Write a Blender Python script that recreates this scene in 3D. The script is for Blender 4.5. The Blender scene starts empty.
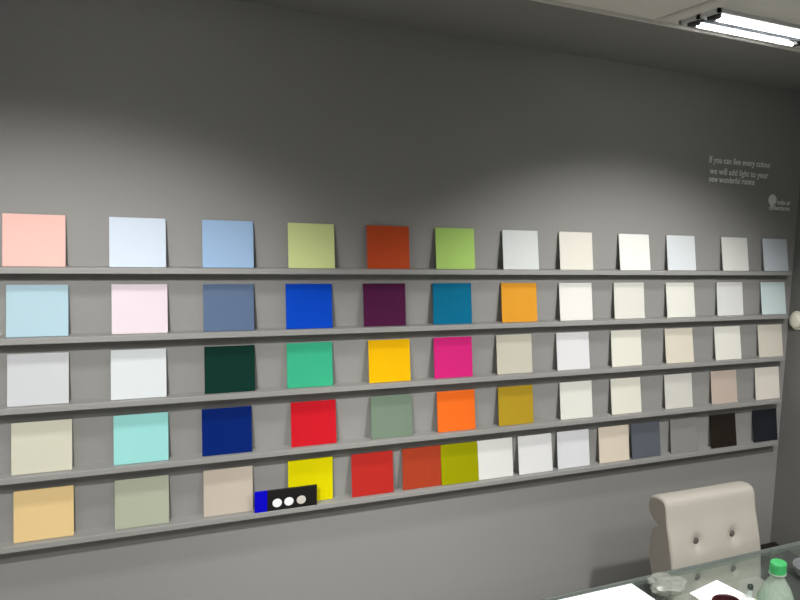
import bpy, bmesh, math, random
from mathutils import Vector, Matrix, noise
random.seed(4)
scn = bpy.context.scene
COL = scn.collection
PI = math.pi
EYE = 1.85                      # camera height; world z = 0 is the floor

# ---------------------------------------------------------------- helpers
def lin(c):
    return tuple((v/255/12.92 if v/255 <= .04045 else ((v/255+.055)/1.055)**2.4) for v in c)

def mat(name, rgb, rough=.6, scale=60, var=.03, bump=0., metal=0., spec=.4, trans=0., emit=None, coat=0., raw=False):
    m = bpy.data.materials.new(name); m.use_nodes = True
    nt = m.node_tree; b = nt.nodes['Principled BSDF']
    c = rgb if raw else lin(rgb)
    tc = nt.nodes.new('ShaderNodeTexCoord')
    n = nt.nodes.new('ShaderNodeTexNoise'); n.inputs['Scale'].default_value = scale; n.inputs['Detail'].default_value = 3
    nt.links.new(tc.outputs['Object'], n.inputs['Vector'])
    mx = nt.nodes.new('ShaderNodeMix'); mx.data_type = 'RGBA'
    mx.inputs['A'].default_value = (*[v*(1-var) for v in c], 1)
    mx.inputs['B'].default_value = (*[min(1, v*(1+var)) for v in c], 1)
    nt.links.new(n.outputs['Fac'], mx.inputs['Factor'])
    nt.links.new(mx.outputs['Result'], b.inputs['Base Color'])
    b.inputs['Roughness'].default_value = rough; b.inputs['Metallic'].default_value = metal
    b.inputs['Specular IOR Level'].default_value = spec
    b.inputs['Transmission Weight'].default_value = trans
    b.inputs['Coat Weight'].default_value = coat
    if emit:
        b.inputs['Emission Color'].default_value = (*lin(rgb), 1); b.inputs['Emission Strength'].default_value = emit
    if bump:
        bp = nt.nodes.new('ShaderNodeBump'); bp.inputs['Strength'].default_value = bump; bp.inputs['Distance'].default_value = .002
        nt.links.new(n.outputs['Fac'], bp.inputs['Height']); nt.links.new(bp.outputs['Normal'], b.inputs['Normal'])
    return m

def glass_mat(name, tint, refl=.06, haze=0., hazecol=(.6, .65, .62), grough=.04):
    """thin clear sheet: tinted see-through plus a grazing reflection and a little haze"""
    m = bpy.data.materials.new(name); m.use_nodes = True; nt = m.node_tree
    for n in list(nt.nodes): nt.nodes.remove(n)
    o = nt.nodes.new('ShaderNodeOutputMaterial')
    t = nt.nodes.new('ShaderNodeBsdfTransparent'); t.inputs[0].default_value = (*tint, 1)
    d = nt.nodes.new('ShaderNodeBsdfDiffuse'); d.inputs[0].default_value = (*hazecol, 1)
    g = nt.nodes.new('ShaderNodeBsdfGlossy'); g.inputs['Roughness'].default_value = grough
    lw = nt.nodes.new('ShaderNodeLayerWeight'); lw.inputs[0].default_value = .5
    pw = nt.nodes.new('ShaderNodeMath'); pw.operation = 'POWER'; pw.inputs[1].default_value = 5
    nt.links.new(lw.outputs['Facing'], pw.inputs[0])
    fr = nt.nodes.new('ShaderNodeMath'); fr.operation = 'MULTIPLY_ADD'; fr.inputs[1].default_value = .9; fr.inputs[2].default_value = refl*.5
    nt.links.new(pw.outputs[0], fr.inputs[0])
    nz = nt.nodes.new('ShaderNodeTexNoise'); nz.inputs['Scale'].default_value = 14
    mp = nt.nodes.new('ShaderNodeMapRange'); mp.inputs['To Min'].default_value = haze*.8; mp.inputs['To Max'].default_value = haze*1.2
    nt.links.new(nz.outputs['Fac'], mp.inputs['Value'])
    a = nt.nodes.new('ShaderNodeMixShader'); c = nt.nodes.new('ShaderNodeMixShader')
    nt.links.new(mp.outputs['Result'], a.inputs[0]); nt.links.new(t.outputs[0], a.inputs[1]); nt.links.new(d.outputs[0], a.inputs[2])
    nt.links.new(fr.outputs[0], c.inputs[0]); nt.links.new(a.outputs[0], c.inputs[1]); nt.links.new(g.outputs[0], c.inputs[2])
    nt.links.new(c.outputs[0], o.inputs[0])
    return m

def obj(name, bm, m, parent=None, smooth=False):
    me = bpy.data.meshes.new(name); bm.normal_update(); bm.to_mesh(me); bm.free()
    if m: me.materials.append(m)
    if smooth:
        for p in me.polygons: p.use_smooth = True
    o = bpy.data.objects.new(name, me); COL.objects.link(o)
    if parent: o.parent = parent
    return o

def box(bm, x0, x1, y0, y1, z0, z1, bev=0., seg=2):
    v = [bm.verts.new((x, y, z)) for z in (z0, z1) for y in (y0, y1) for x in (x0, x1)]
    fs = [(0, 2, 3, 1), (4, 5, 7, 6), (0, 1, 5, 4), (2, 6, 7, 3), (0, 4, 6, 2), (1, 3, 7, 5)]
    f = [bm.faces.new([v[i] for i in q]) for q in fs]
    if bev:
        es = list({e for q in f for e in q.edges})
        bmesh.ops.bevel(bm, geom=es, offset=bev, segments=seg, profile=.5, affect='EDGES')
    return bm
def B(*a, **k):
    return box(bmesh.new(), *a, **k)

def lathe(prof, n=32, bm=None):
    bm = bm or bmesh.new(); rings = []
    for r, z in prof:
        if r < 1e-6: rings.append([bm.verts.new((0, 0, z))])
        else: rings.append([bm.verts.new((r*math.cos(2*PI*i/n), r*math.sin(2*PI*i/n), z)) for i in range(n)])
    for a, b in zip(rings, rings[1:]):
        for i in range(n):
            j = (i+1) % n
            if len(a) == 1 and len(b) == 1: continue
            if len(a) == 1: bm.faces.new((a[0], b[j], b[i]))
            elif len(b) == 1: bm.faces.new((a[i], a[j], b[0]))
            else: bm.faces.new((a[i], a[j], b[j], b[i]))
    bmesh.ops.recalc_face_normals(bm, faces=bm.faces)
    return bm

def thing(name, label, cat, loc=(0, 0, 0), group=None):
    o = bpy.data.objects.new(name, None); COL.objects.link(o); o.location = loc; o.empty_display_size = .05
    return tag(o, label, cat, group)
def tag(o, label, cat, group=None):
    o['label'] = label; o['category'] = cat
    if group: o['group'] = group
    return o
def struct(o, label=None):
    o['kind'] = 'structure'
    if label: o['label'] = label
    return o

# ---------------------------------------------------------------- materials
WALLC = (144, 143, 140)
M_wall = mat('grey_wall_paint', WALLC, .75, 220, .02, .08)
M_shelf = mat('grey_shelf_paint', (148, 147, 144), .55, 120, .02)
M_soff = mat('dark_grey_ceiling_paint', (140, 139, 136), .8, 220, .02, .08)
M_ceil = mat('pale_ceiling_tile', (240, 237, 230), .9, 300, .05, .25)
M_bar = mat('white_grid_metal', (225, 222, 215), .5)
M_floor = mat('grey_carpet', (140, 137, 133), .95, 400, .25, .4)
M_wall2 = mat('shaded_right_wall_grey', (116, 115, 112), .75, 220, .02, .08)  # weaker light on the right wall put into a darker grey
M_base = mat('black_baseboard', (24, 22, 19), .5)

# ---------------------------------------------------------------- the room
XR = 2.565; XL = -3.2; YF = -5.2; ZC = EYE+.58; SOF = -.633
struct(obj('floor', B(XL, XR+.1, YF, .1, -.06, 0), M_floor))
struct(obj('wall_back', B(XL, XR+.1, 0, .1, 0, ZC+.2), M_wall))
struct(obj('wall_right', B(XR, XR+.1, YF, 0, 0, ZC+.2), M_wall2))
struct(obj('trim_1', B(XL, XR, SOF, 0, ZC, ZC+.15), M_soff), 'dark grey painted border of the ceiling along the wall')
struct(obj('ceiling', B(XL, XR, YF, SOF-.012, ZC+.008, ZC+.15), M_ceil))
struct(obj('trim_2', B(XL, XR, SOF-.012, SOF, ZC-.002, ZC+.15), M_bar))
k = 3
x = 1.30-.5*9
while x < XR:                                   # grid bars across the ceiling
    if x > XL: struct(obj('trim_%d' % k, B(x-.008, x+.008, YF, SOF-.012, ZC+.002, ZC+.009), M_bar)); k += 1
    x += .5
y = SOF-.5
while y > YF:
    struct(obj('trim_%d' % k, B(XL, XR, y-.008, y+.008, ZC+.0015, ZC+.0085), M_bar)); k += 1
    y -= .5
struct(obj('baseboard_back', B(XL, XR, -.018, 0, 0, .178, bev=.004), M_base))
struct(obj('baseboard_right', B(XR-.018, XR, YF, -.018, 0, .163, bev=.004), M_base))

# ---------------------------------------------------------------- ceiling lights
M_fix = mat('white_enamel_metal', (224, 226, 226), .35)
M_refl = mat('bright_reflector', (236, 238, 238), .3, metal=.3)
M_tube = mat('lit_tube', (250, 252, 255), .4, emit=11.0)
M_div = mat('anthracite_louvre', (70, 72, 74), .8, spec=.05)
M_dark = mat('dark_end_plate', (52, 52, 52), .5)
def troffer(x, y, label, watts, spread):
    L, W = .46, .205
    t = thing('ceiling_light', label, 'ceiling light', (x, y, ZC+.008), 'recessed ceiling lights')
    bm = bmesh.new()
    box(bm, -L/2, L/2, -W/2, -W/2+.012, -.012, 0); box(bm, -L/2, L/2, W/2-.012, W/2, -.012, 0)
    box(bm, -L/2, L/2, -.010, .010, -.012, 0)
    box(bm, -L/2, -L/2+.01, -W/2, W/2, -.012, 0); box(bm, L/2-.01, L/2, -W/2, W/2, -.012, 0)
    obj('frame', bm, M_fix, t)
    obj('divider', B(-L/2+.012, L/2-.012, -.004, .004, -.019, -.0125), M_div, t)
    for s in (-1, 1):
        yc = s*.051
        bm = bmesh.new()                           # a shallow curved reflector trough
        rows = []
        for i in range(9):
            a = -1+2*i/8
            rows.append([bm.verts.new((xx, yc+a*.039, -.0115+.010*(1-a*a))) for xx in (-L/2+.01, L/2-.01)])
        for a, b in zip(rows, rows[1:]): bm.faces.new((a[0], a[1], b[1], b[0]))
        r = obj('reflector', bm, M_refl, t, True)
        tb = lathe([(0, -L/2+.035), (.006, -L/2+.035), (.006, L/2-.035), (0, L/2-.035)], 12)
        bmesh.ops.rotate(tb, verts=tb.verts, matrix=Matrix.Rotation(PI/2, 3, 'Y'))
        bmesh.ops.translate(tb, verts=tb.verts, vec=(0, yc, -.018))
        obj('tube', tb, M_tube, t, True)
        for e in (-1, 1):
            xe = e*(L/2-.022)
            obj('end_plate', B(xe-.011, xe+.011, yc-.022, yc+.022, -.021, -.002, bev=.002), M_dark, t)
        ld = bpy.data.lights.new('tube_light', 'AREA'); ld.shape = 'RECTANGLE'; ld.size = L-.08; ld.size_y = .06
        ld.energy = watts/2; ld.color = (1., .992, .972); ld.spread = math.radians(spread)
        lo = bpy.data.objects.new('tube_light', ld); COL.objects.link(lo); lo.parent = t; lo.location = (0, yc, -.0085)
NEAR, FAR, FAR2, SPN, SPF = 8., 31., 25., 128, 156
SPOT = 119.
troffer(1.59, -.79, 'twin-tube ceiling light in view above the right half of the grey wall', NEAR, SPN)
troffer(-.227, -.778, 'twin-tube ceiling light above the left end of the shelves, out of frame', NEAR, SPN)
for n_, (x, y) in enumerate([(-2.027, -2.578), (-.227, -2.578), (1.573, -2.578), (-2.027, -4.378), (-.227, -4.378), (1.573, -4.378)]):
    troffer(x, y, 'twin-tube ceiling light over the %s of the room, %s' % (['left', 'middle', 'right'][n_ % 3], ['level with the camera', 'behind the camera'][n_//3]), (FAR if y > -3 else FAR2)*(.9 if x > 1 else 1), SPF)

M_spot = mat('matt_white_spot', (225, 225, 222), .4)
M_lens = mat('lit_lens', (255, 250, 240), .3, emit=4.)
def spotlight(x, y, label, watts, half, down):
    t = thing('ceiling_spotlight', label, 'spotlight', (x, y, ZC+.008), 'ceiling spotlights aimed at the shelves')
    obj('mount', lathe([(0, 0), (.05, 0), (.05, -.012), (.012, -.014), (.012, -.05), (0, -.05)], 28), M_spot, t)
    ax = Vector((0, math.cos(down), -math.sin(down)))
    rm = Vector((0, 0, -1)).rotation_difference(ax).to_matrix().to_4x4(); rm.translation = (0, 0, -.075)
    h = obj('head', lathe([(0, .05), (.030, .05), (.036, .04), (.036, -.045), (.034, -.045), (.034, -.02), (0, -.02)], 28), M_spot, t)
    h.matrix_local = rm
    l = obj('lens', lathe([(0, -.022), (.033, -.022), (.033, -.020), (0, -.020)], 28), M_lens, t); l.matrix_local = rm
    ld = bpy.data.lights.new('spot_light', 'SPOT'); ld.energy = watts; ld.color = (1., .992, .972)
    ld.spot_size = 2*half; ld.spot_blend = .6; ld.shadow_soft_size = .034
    lo = bpy.data.objects.new('spot_light', ld); COL.objects.link(lo); lo.parent = t
    m2 = Vector((0, 0, -1)).rotation_difference(ax).to_matrix().to_4x4(); m2.translation = Vector((0, 0, -.075))+ax*.048; lo.matrix_local = m2
for x, nm in ((-.40, 'left half of the shelves'), (1.56, 'right half of the shelves')):
    spotlight(x, -1.8, 'white ceiling spotlight aimed at the %s, out of frame' % nm, SPOT, math.radians(39), math.radians(46.5))

# ---------------------------------------------------------------- shelves
SZ = [EYE+v for v in (-.2623, -.4685, -.6733, -.8816, -1.0909)]
ORD = ['top', 'second', 'third', 'fourth', 'bottom']
XEND = 2.504
for i, z in enumerate(SZ):
    bm = bmesh.new()
    box(bm, -1.1, XEND, -.062, 0, z-.018, z, bev=.0015)
    s = obj('picture_ledge', bm, M_shelf)
    tag(s, ['topmost long thin grey wall shelf, just under the lettering', 'second long grey wall shelf from the top',
            'third and middle long grey wall shelf', 'fourth long grey wall shelf, second from the bottom',
            'lowest long grey wall shelf, the fullest with colour boards'][i], 'shelf', 'long grey shelves on the wall')

# ---------------------------------------------------------------- colour boards
C1 = [-.386, -.130, .118, .371, .628, .873, 1.134, 1.376, 1.651, 1.890, 2.186, 2.427]
ROWS = [
 [(C1[0], (253, 203, 193), 'salmon pink'), (C1[1], (222, 234, 249), 'pale blue-white'), (C1[2], (165, 196, 232), 'sky blue'),
  (C1[3], (226, 236, 164), 'pale lime'), (C1[4], (204, 82, 41), 'rust orange'), (C1[5], (184, 222, 119), 'leaf green'),
  (C1[6], (228, 232, 230), 'cool white'), (C1[7], (240, 236, 224), 'cream'), (C1[8], (253, 253, 247), 'bright white'),
  (C1[9], (233, 238, 241), 'icy white'), (C1[10], (236, 236, 231), 'pale grey'), (C1[11], (214, 222, 230), 'light blue-grey')],
 [(-.384, (188, 218, 230), 'powder blue'), (-.128, (247, 232, 240), 'blush white'), (.119, (98, 119, 150), 'slate blue'),
  (.365, (2, 74, 206), 'cobalt blue'), (.619, (82, 24, 66), 'dark plum'), (.869, (0, 113, 152), 'teal blue'),
  (1.138, (237, 165, 48), 'amber'), (1.386, (249, 247, 241), 'clean white'), (1.640, (238, 236, 226), 'bone white'),
  (1.902, (246, 245, 235), 'warm white'), (2.178, (234, 234, 232), 'cool white'), (2.436, (228, 246, 246), 'ice blue')],
 [(-.388, (217, 219, 222), 'silver grey'), (-.134, (233, 239, 241), 'icy white'), (.121, (8, 52, 43), 'dark bottle green'),
  (.369, (62, 186, 141), 'mint green'), (.640, (250, 192, 0), 'golden yellow'), (.878, (222, 38, 128), 'magenta pink'),
  (1.126, (212, 208, 191), 'stone beige'), (1.384, (239, 237, 239), 'lilac white'), (1.639, (242, 240, 226), 'ivory'),
  (1.911, (234, 226, 208), 'pale buff'), (2.182, (245, 244, 233), 'off-white'), (2.438, (226, 220, 206), 'greige')],
 [(-.385, (224, 222, 202), 'pale khaki'), (-.131, (165, 233, 229), 'aqua'), (.112, (0, 35, 116), 'navy blue'),
  (.383, (212, 26, 40), 'bright red'), (.652, (122, 142, 122), 'sage green'), (.896, (255, 116, 34), 'vivid orange'),
  (1.141, (188, 156, 40), 'ochre'), (1.410, (241, 241, 231), 'milky white'), (1.650, (239, 237, 222), 'cream'),
  (1.924, (223, 221, 213), 'pale grey'), (2.180, (206, 190, 177), 'taupe pink'), (2.442, (240, 232, 221), 'shell white')],
 [(-.386, (244, 213, 153), 'peach'), (-.132, (186, 191, 169), 'grey-green'), (.115, (207, 195, 179), 'beige'),
  (.375, (234, 222, 0), 'lemon yellow'), (.587, (192, 45, 38), 'brick red'), (.770, (178, 66, 38), 'terracotta'),
  (.916, (160, 160, 0), 'olive green'), (1.061, (239, 239, 235), 'warm white'), (1.234, (241, 241, 241), 'plain white'),
  (1.408, (236, 237, 241), 'bluish white'), (1.604, (233, 221, 201), 'cream'), (1.766, (98, 103, 111), 'slate grey'),
  (1.971, (148, 146, 142), 'mid grey'), (2.194, (42, 36, 30), 'brown-black'), (2.449, (38, 40, 46), 'charcoal')]]
BW, BH, BT = .148, .1526, .004
proto = B(-BW/2, BW/2, 0, BT, 0, BH, bev=.0007, seg=1)
proto_me = bpy.data.meshes.new('colour_board'); proto.to_mesh(proto_me); proto.free()
rng = random.Random(7)
FOOT = {(4, 3): -.026, (4, 5): -.038, (4, 6): -.044}
for r, row in enumerate(ROWS):
    for c, (x, rgb, nm) in enumerate(row):
        m = mat('paint_' + nm.replace(' ', '_').replace('-', '_'), tuple(v*.905 for v in rgb), .6, 40, .01, spec=.06)
        me = proto_me.copy(); me.materials.append(m)
        o = bpy.data.objects.new('colour_board', me); COL.objects.link(o)
        foot = FOOT.get((r, c), -.040 + rng.uniform(-.003, .003))
        th = math.asin((-.0105-foot)/BH+0)
        o.location = (x, foot, SZ[r]+BT*math.sin(th)+.0002)
        o.rotation_euler = (-th, 0, 0)
        if c == 0: rel = 'at the left end beside the %s one' % row[1][2]
        elif c == len(row)-1: rel = 'at the right end beside the %s one' % row[c-1][2]
        else: rel = 'between %s and %s ones' % (row[c-1][2], row[c+1][2])
        tag(o, '%s board on the %s shelf %s' % (nm, ORD[r], rel), 'colour board', 'square colour boards on the wall shelves')

# ---------------------------------------------------------------- the dotted sample strip on the bottom shelf
M_black = mat('black_gloss_card', (20, 18, 18), .4)
M_blue = mat('ultramarine_card', (6, 2, 190), .5, spec=.1)
M_dot = mat('white_dot', (240, 242, 242), .5); M_dot2 = mat('greyish_white_dot', (205, 200, 192), .5)
t = thing('sample_strip', 'small black strip with three white dots and a blue end, before the lemon yellow board', 'sample strip', (.291, -.060, SZ[4]+.0004))
H = .072
obj('body', B(-.060, .099, 0, .010, 0, H, bev=.001), M_black, t)
e = obj('blue_end', B(-.099, -.060, 0, .010, 0, H, bev=.001), M_blue, t); e['label'] = 'bright blue end'
for dx, mm in ((-.029, M_dot), (.008, M_dot), (.048, M_dot2)):
    d = lathe([(0, .0008), (.0145, .0008), (.0150, 0), (0, 0)], 28)
    bmesh.ops.rotate(d, verts=d.verts, matrix=Matrix.Rotation(PI/2, 3, 'X'))
    bmesh.ops.translate(d, verts=d.verts, vec=(dx, -.0001, .026))
    obj('dot', d, mm, t)

# ---------------------------------------------------------------- lettering on the wall
M_let = mat('white_vinyl', (250, 250, 246), .5)
def text_bm(s, x0, x1, z, h):
    cu = bpy.data.curves.new('t', 'FONT'); cu.body = s; cu.size = 1; cu.extrude = 0; cu.offset = .014
    o = bpy.data.objects.new('t', cu); COL.objects.link(o)
    dg = bpy.context.evaluated_depsgraph_get(); me = bpy.data.meshes.new_from_object(o.evaluated_get(dg))
    bm = bmesh.new(); bm.from_mesh(me)
    xs = [v.co.x for v in bm.verts]; a, b = min(xs), max(xs)
    for v in bm.verts: v.co = Vector((x0+(v.co.x-a)/(b-a)*(x1-x0), 0, z+v.co.y*h))
    bmesh.ops.recalc_face_normals(bm, faces=bm.faces)
    r = bmesh.ops.extrude_face_region(bm, geom=list(bm.faces))
    for v in [q for q in r['geom'] if isinstance(q, bmesh.types.BMVert)]: v.co.y -= .0012
    bpy.data.objects.remove(o); bpy.data.curves.remove(cu); bpy.data.meshes.remove(me)
    bmesh.ops.recalc_face_normals(bm, faces=bm.faces)
    return bm
t = thing('wall_lettering', 'three lines of small white lettering on the grey wall above the shelves', 'lettering', (2.02, -.0005, EYE+.13))
for s, x0, x1, z in (('If you can live every colour', .004, .357, .085), ('we will add light to your', .010, .347, .036), ('new wonderful rooms', .010, .268, .001)):
    obj('text_line', text_bm(s, x0, x1, z, .040), M_let, t)
t = thing('wall_logo', 'small white pin-shaped emblem with two short text lines near the corner', 'logo', (2.375, -.0005, EYE+.027))
bm = bmesh.new(); pts = []
for i in range(40):
    a = 2*PI*i/40; rr = .025
    px, pz = rr*math.cos(a), rr*1.1*math.sin(a)
    if pz < -.008: px *= max(.15, 1-(-pz-.008)/.022)
    if pz < -.008: pz = -.008+(pz+.008)*1.6
    pts.append((px+.028, pz+.040))
f = [bm.verts.new((p[0], 0, p[1])) for p in pts]; b2 = [bm.verts.new((p[0], -.0012, p[1])) for p in pts]
bm.faces.new(b2)
for i in range(40): bm.faces.new((f[i], f[(i+1) % 40], b2[(i+1) % 40], b2[i]))
bmesh.ops.recalc_face_normals(bm, faces=bm.faces)
obj('emblem', bm, M_let, t)
obj('text_line', text_bm('colo ur', .058, .142, .022, .034), M_let, t)
obj('text_line', text_bm('collections', .012, .138, -.004, .030), M_let, t)

# ---------------------------------------------------------------- round knob on the right wall
t = thing('round_wall_fitting', 'round off-white wall fitting on the right wall level with the middle shelf', 'wall fitting', (XR, -.062, EYE-.498))
def onwall(bm):
    bmesh.ops.rotate(bm, verts=bm.verts, matrix=Matrix.Rotation(-PI/2, 3, 'Y')); return bm
M_ivory = mat('ivory_plastic', (236, 234, 218), .4)
obj('back_plate', onwall(lathe([(0, 0), (.046, 0), (.046, .006), (.043, .008), (0, .008)], 40)), M_ivory, t, False)
obj('dial', onwall(lathe([(0, .008), (.038, .008), (.037, .018), (.033, .023), (.02, .026), (0, .027)], 40)), M_ivory, t, True)

# ---------------------------------------------------------------- tufted chair
M_fab = mat('oatmeal_fabric', (166, 161, 152), .95, 350, .08, .5, spec=.1)
M_btn = mat('grey_button_fabric', (84, 78, 74), .9, 300, .08)
M_leg = mat('dark_wood', (52, 40, 32), .5, 30, .2)
CX0, CX1, CY = 1.540, 1.965, -.60
t = thing('tufted_chair', 'oatmeal upholstered chair with button-tufted back, behind the glass table', 'chair', ((CX0+CX1)/2, CY, 0))
hw = (CX1-CX0)/2
def zz(v): return EYE+v
prof = [(.000, .42), (-.002, .48), (.006, .56), (.026, .63), (.050, .69), (.062, .735), (.069, .760), (.080, .774), (.105, .779), (.145, .774),
        (.174, .762), (.187, .738), (.180, .708), (.150, .690), (.122, .682), (.112, .672), (.124, .660), (.152, .640), (.166, .60), (.165, .54), (.150, .49), (.125, .45), (.110, .42)]
buttons = [(-.085, .615), (.085, .615), (-.085, .485), (.085, .485)]
# dense smooth loop
def catmull(P, n):
    out = []; L = len(P)
    for i in range(L):
        p0, p1, p2, p3 = (Vector(P[(i+j-1) % L]) for j in range(4))
        for s in range(n):
            u = s/n
            out.append(.5*((2*p1)+(p2-p0)*u+(2*p0-5*p1+4*p2-p3)*u*u+(3*p1-p0-3*p2+p3)*u**3))
    return out
loop = catmull(prof, 4); NL = len(loop); cen = Vector((.085, .60))
bm = bmesh.new(); cols = []
NX = 56
for i in range(NX+1):
    a = -1+2*i/NX
    x = hw*a
    edge = max(0, abs(x)-(hw-.012))/.012          # rounded side seams
    sh = .010*(1-math.sqrt(max(0, 1-edge*edge)))
    ring = []
    for p in loop:
        d = (cen-p); L = d.length
        q = p+d*(sh/L)
        y, z = q
        if p.y > .43 and p.x < .09:
            for bx, bz in buttons:
                rr = math.hypot(x-bx, (z-bz))
                y += .020*math.exp(-(rr/.019)**2)+.006*math.exp(-(rr/.055)**2)
        w = 1+.0*z
        nn = noise.noise(Vector((x*9, y*9, z*9)))*.0025
        ring.append(bm.verts.new((x*w, y+nn, z)))
    cols.append(ring)
for a, b in zip(cols, cols[1:]):
    for i in range(NL): bm.faces.new((a[i], a[(i+1) % NL], b[(i+1) % NL], b[i]))
bm.faces.new(cols[0]); bm.faces.new(cols[-1][::-1])
bmesh.ops.recalc_face_normals(bm, faces=bm.faces)
back = obj('backrest', bm, M_fab, t, True)
for p in back.data.polygons:
    if len(p.vertices) > 10: p.use_smooth = False
for bx, bz in buttons:
    d = lathe([(0, .005), (.008, .004), (.0145, .0005), (.0145, -.008), (0, -.008)], 20)
    bmesh.ops.rotate(d, verts=d.verts, matrix=Matrix.Rotation(PI/2, 3, 'X'))
    # find the surface depth at this spot
    yv = min((v.co for v in back.data.vertices), key=lambda c: abs(c.x-bx)+abs(c.z-bz)+(10 if c.y > .09 else 0)).y
    bmesh.ops.translate(d, verts=d.verts, vec=(bx, yv-.006, bz))
    b_ = obj('button', d, M_btn, back, True)
bm = B(-hw, hw, -.40, .03, .33, .445, bev=.03, seg=4); obj('seat', bm, M_fab, t, True)
for sx in (-1, 1):
    for yy in (-.35, .09):
        bm = bmesh.new(); a = []; x = sx*(hw-.04)
        for z, w in ((0, .013), (.34 if yy < 0 else .43, .022)):
            dx = sx*.012 if z == 0 else 0
            a.append([bm.verts.new((x+dx+u*w, yy+v*w, z)) for u, v in ((-1, -1), (1, -1), (1, 1), (-1, 1))])
        for i in range(4): bm.faces.new((a[0][i], a[0][(i+1) % 4], a[1][(i+1) % 4], a[1][i]))
        bm.faces.new(a[0][::-1]); bm.faces.new(a[1])
        bmesh.ops.recalc_face_normals(bm, faces=bm.faces)
        obj('leg', bm, M_leg, t)

# ---------------------------------------------------------------- glass table
TZ = EYE-1.1; TY = -.932
M_glass = glass_mat('clear_green_glass', (.82, .87, .84), haze=.04)
M_gedge = glass_mat('ground_glass_border', (.75, .80, .77), haze=.2, hazecol=(.40, .44, .42))
M_rim = mat('dark_glass_rim', (92, 98, 94), .25)
M_chrome = mat('brushed_steel', (170, 170, 168), .25, metal=1.)
t = thing('glass_table', 'clear glass conference table with a ground edge, in front of the tufted chair', 'table', (1.15, -1.5, 0))
tx0, tx1, ty0, ty1 = -1.1, 1.33, -.55, 1.5+TY
bd = .022
obj('tabletop', B(tx0+bd, tx1-bd, ty0+bd, ty1-bd, TZ-.012, TZ), M_glass, t)
bm = bmesh.new()
box(bm, tx0, tx1, ty1-bd, ty1-.004, TZ-.012, TZ); box(bm, tx0, tx1, ty0, ty0+bd, TZ-.012, TZ)
box(bm, tx0, tx0+bd, ty0+bd, ty1-bd, TZ-.012, TZ); box(bm, tx1-bd, tx1, ty0+bd, ty1-bd, TZ-.012, TZ)
e = obj('glass_border', bm, M_gedge, t); e['label'] = 'ground greenish border of the glass'
obj('rim', B(tx0, tx1, ty1-.004, ty1, TZ-.012, TZ, bev=.001), M_rim, t)
for x in (tx0+.15, tx1-.15):
    for y in (ty0+.12, ty1-.12):
        b = lathe([(0, 0), (.035, 0), (.035, .008), (.02, .012), (.02, TZ-.024), (.032, TZ-.02), (.032, TZ-.0125), (0, TZ-.0125)], 24)
        bmesh.ops.translate(b, verts=b.verts, vec=(x, y, 0)); obj('leg', b, M_chrome, t, False)

# low dark cabinet along the right wall
M_cab = mat('dark_brown_veneer', (28, 21, 15), .6, 18, .25)
t = thing('low_cabinet', 'low dark brown cabinet along the right wall, seen through the glass tabletop', 'cabinet', (2.48, -.62, 0))
obj('body', B(-.065, .062, -.56, .56, .015, .222), M_cab, t); obj('top_panel', B(-.075, .066, -.57, .57, .222, .238, bev=.003), M_cab, t)
for k_ in (-1, 1):
    d_ = obj('door', B(-.077, -.065, -.273+k_*.278, .273+k_*.278, .025, .215, bev=.002), M_cab, t)
    obj('knob', onwall(lathe([(0, .090), (.010, .088), (.011, .082), (.005, .077), (0, .077)], 16)), M_chrome, d_).location = (0, k_*.03, .12)

# papers
M_paper = mat('white_paper', (250, 250, 250), .8, 80, .005)
def sheet(name, pts, label, z=0.):
    cx = sum(p[0] for p in pts)/4; cy = sum(p[1] for p in pts)/4
    bm = bmesh.new()
    lo = [bm.verts.new((p[0]-cx, p[1]-cy, .0006)) for p in pts]; hi = [bm.verts.new((p[0]-cx, p[1]-cy, .0018)) for p in pts]
    bm.faces.new(lo); bm.faces.new(hi)
    for i in range(4): bm.faces.new((lo[i], lo[(i+1) % 4], hi[(i+1) % 4], hi[i]))
    bmesh.ops.recalc_face_normals(bm, faces=bm.faces)
    o = obj(name, bm, M_paper, None, False); o.location = (cx, cy, TZ)
    return tag(o, label, 'paper', 'white papers on the glass table')
sheet('paper_sheet', [(.70, -.956), (1.136, -.958), (1.156, -1.10), (.75, -1.20)], 'white paper sheet lying along the table edge left of the chair')
sheet('paper_sheet', [(1.265, -1.072), (1.385, -1.042), (1.425, -1.20), (1.285, -1.25)], 'white paper sheet on the glass in front of the chair, behind the maroon cup')

# maroon cup
M_cup = mat('maroon_glaze', (58, 26, 28), .3, 30, .1)
M_cof = mat('dark_coffee', (20, 12, 9), .15)
t = thing('cup', 'dark maroon cup of coffee on the table at the bottom edge of the picture', 'cup', (1.237, -1.268, TZ))
obj('cup_body', lathe([(0, 0), (.028, 0), (.034, .012), (.038, .075), (.039, .082), (.037, .083), (.0355, .078), (.032, .012), (0, .008)], 40), M_cup, t, True)
obj('coffee', lathe([(0, .066), (.0345, .066), (.0345, .065), (0, .065)], 40), M_cof, t)
bm = bmesh.new(); rings = []
for i in range(15):
    a = -PI/2+PI*i/14; c = Vector((.036+.022*math.cos(a), 0, .044+.022*math.sin(a)))
    n = Vector((math.cos(a), 0, math.sin(a))); bt = Vector((0, 1, 0))
    rings.append([bm.verts.new(c+n*.004*math.cos(2*PI*k/8)+bt*.005*math.sin(2*PI*k/8)) for k in range(8)])
for a, b in zip(rings, rings[1:]):
    for k_ in range(8): bm.faces.new((a[k_], a[(k_+1) % 8], b[(k_+1) % 8], b[k_]))
bmesh.ops.recalc_face_normals(bm, faces=bm.faces)
obj('handle', bm, M_cup, t, True)

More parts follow.
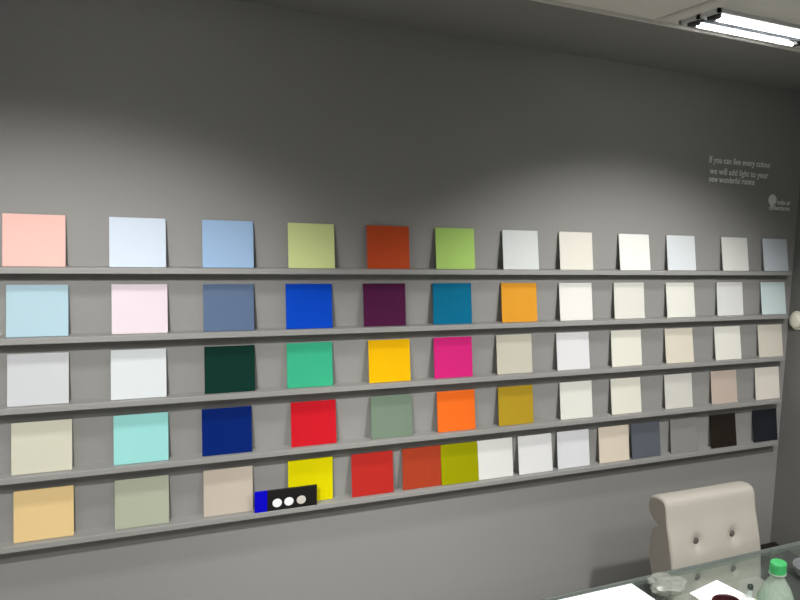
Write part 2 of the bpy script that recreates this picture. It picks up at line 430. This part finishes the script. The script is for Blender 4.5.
# vial with dark cap
M_clear = glass_mat('clear_plastic', (.86, .90, .88), haze=.22, hazecol=(.7, .76, .74))
t = thing('vial', 'tiny clear vial with a dark cap between the paper and the green-capped bottle', 'vial', (1.408, -1.165, TZ))
obj('vial_body', lathe([(0, 0), (.008, 0), (.009, .002), (.009, .026), (.006, .030), (0, .030)], 20), M_clear, t, True)
obj('cap', lathe([(0, .030), (.0085, .030), (.0085, .040), (.007, .042), (0, .042)], 20), mat('dark_green_cap', (30, 42, 34), .4), t, True)

# bottle with green cap
t = thing('water_bottle', 'plastic bottle with a green screw cap at the lower right', 'bottle', (1.166, -1.520, TZ))
M_pet = glass_mat('clear_bottle_plastic', (.84, .90, .88), haze=.42, hazecol=(.74, .90, .74))
bprof = [(0, .004), (.030, 0), (.044, .006), (.046, .02), (.046, .085), (.0435, .092), (.046, .10), (.046, .19), (.0455, .215), (.041, .240), (.031, .262), (.020, .279), (.0165, .285), (.0165, .292), (.0205, .294), (.0205, .2965), (.0165, .2985), (.0165, .304), (0, .304)]
obj('bottle_body', lathe(bprof, 40), M_pet, t, True)
obj('label_wrap', lathe([(.0466, .12), (.0468, .122), (.0468, .208), (.0462, .216), (.0432, .232)], 40), mat('pale_green_label', (196, 226, 180), .5, 30, .1), t, True)
bm = bmesh.new(); n = 48; ringz = [(.0190, .297), (.0192, .299), (.0192, .318), (.0180, .3205), (.012, .3215)]
rings = []
for r_, z_ in ringz:
    rings.append([bm.verts.new(((r_-(.0006 if i % 2 else 0))*math.cos(2*PI*i/n), (r_-(.0006 if i % 2 else 0))*math.sin(2*PI*i/n), z_)) for i in range(n)])
for a, b in zip(rings, rings[1:]):
    for i in range(n): bm.faces.new((a[i], a[(i+1) % n], b[(i+1) % n], b[i]))
bm.faces.new(rings[-1]); bmesh.ops.recalc_face_normals(bm, faces=bm.faces)
c_ = obj('cap', bm, mat('green_cap_plastic', (72, 186, 108), .35, 60, .05), t); c_['label'] = 'green ribbed screw cap'

# crumpled clear wrapper
M_wrap = glass_mat('crinkled_clear_film', (.80, .82, .79), haze=.34, hazecol=(.42, .44, .40), grough=.22)
bm = bmesh.new(); bmesh.ops.create_icosphere(bm, subdivisions=5, radius=1)
for v in bm.verts:
    p = v.co.copy()
    d = 1+.5*noise.noise(p*1.6+Vector((3, 1, 2)))-.28*abs(noise.noise(p*2.6))+.05*noise.noise(p*7)
    v.co = Vector((p.x*d*.052, p.y*d*.055, max(0, .018+p.z*d*.022)))
o = obj('plastic_wrapper', bm, M_wrap, None, True); o.location = (1.212, -1.03, TZ)
tag(o, 'crumpled clear plastic wrapper on the table between the two white papers', 'wrapper')

# grey bowl
M_bowl = mat('smoky_grey_glaze', (96, 98, 100), .25, 40, .1)
o = obj('bowl', lathe([(0, 0), (.028, 0), (.034, .004), (.048, .026), (.052, .034), (.050, .036), (.045, .026), (.030, .009), (0, .007)], 40), M_bowl, None, True)
o.location = (1.672, -1.13, TZ)
tag(o, 'small smoky grey bowl on the glass at the right edge behind the bottle', 'bowl')

# ---------------------------------------------------------------- world, camera
w = bpy.data.worlds.new('world'); scn.world = w; w.use_nodes = True
w.node_tree.nodes['Background'].inputs[0].default_value = (1, .99, .98, 1)
w.node_tree.nodes['Background'].inputs[1].default_value = .04

FPX, YAW, PIT, ROLL, DIST = 751.9585, .508079, -.116978, .053104, 2.727897
PX, PY = 602.0737, 294.1002
cd = bpy.data.cameras.new('camera'); cam = bpy.data.objects.new('camera', cd); COL.objects.link(cam); scn.camera = cam
F = Vector((math.sin(YAW)*math.cos(PIT), math.cos(YAW)*math.cos(PIT), math.sin(PIT)))
R0 = Vector((math.cos(YAW), -math.sin(YAW), 0)); U0 = R0.cross(F)
R = R0*math.cos(ROLL)+U0*math.sin(ROLL); U = -R0*math.sin(ROLL)+U0*math.cos(ROLL)
mw = Matrix((R, U, -F)).transposed().to_4x4(); mw.translation = (0, -DIST, EYE); cam.matrix_world = mw
cd.sensor_fit = 'HORIZONTAL'; cd.sensor_width = 36; cd.lens = FPX/800*36
cd.shift_x = (400-PX)/800; cd.shift_y = (PY-300)/800
cd.clip_start = .02

vs = scn.view_settings
vs.view_transform = 'Standard'; vs.look = 'None'; vs.gamma = 1; vs.use_curve_mapping = False; vs.exposure = -.05
scn.display_settings.display_device = 'sRGB'
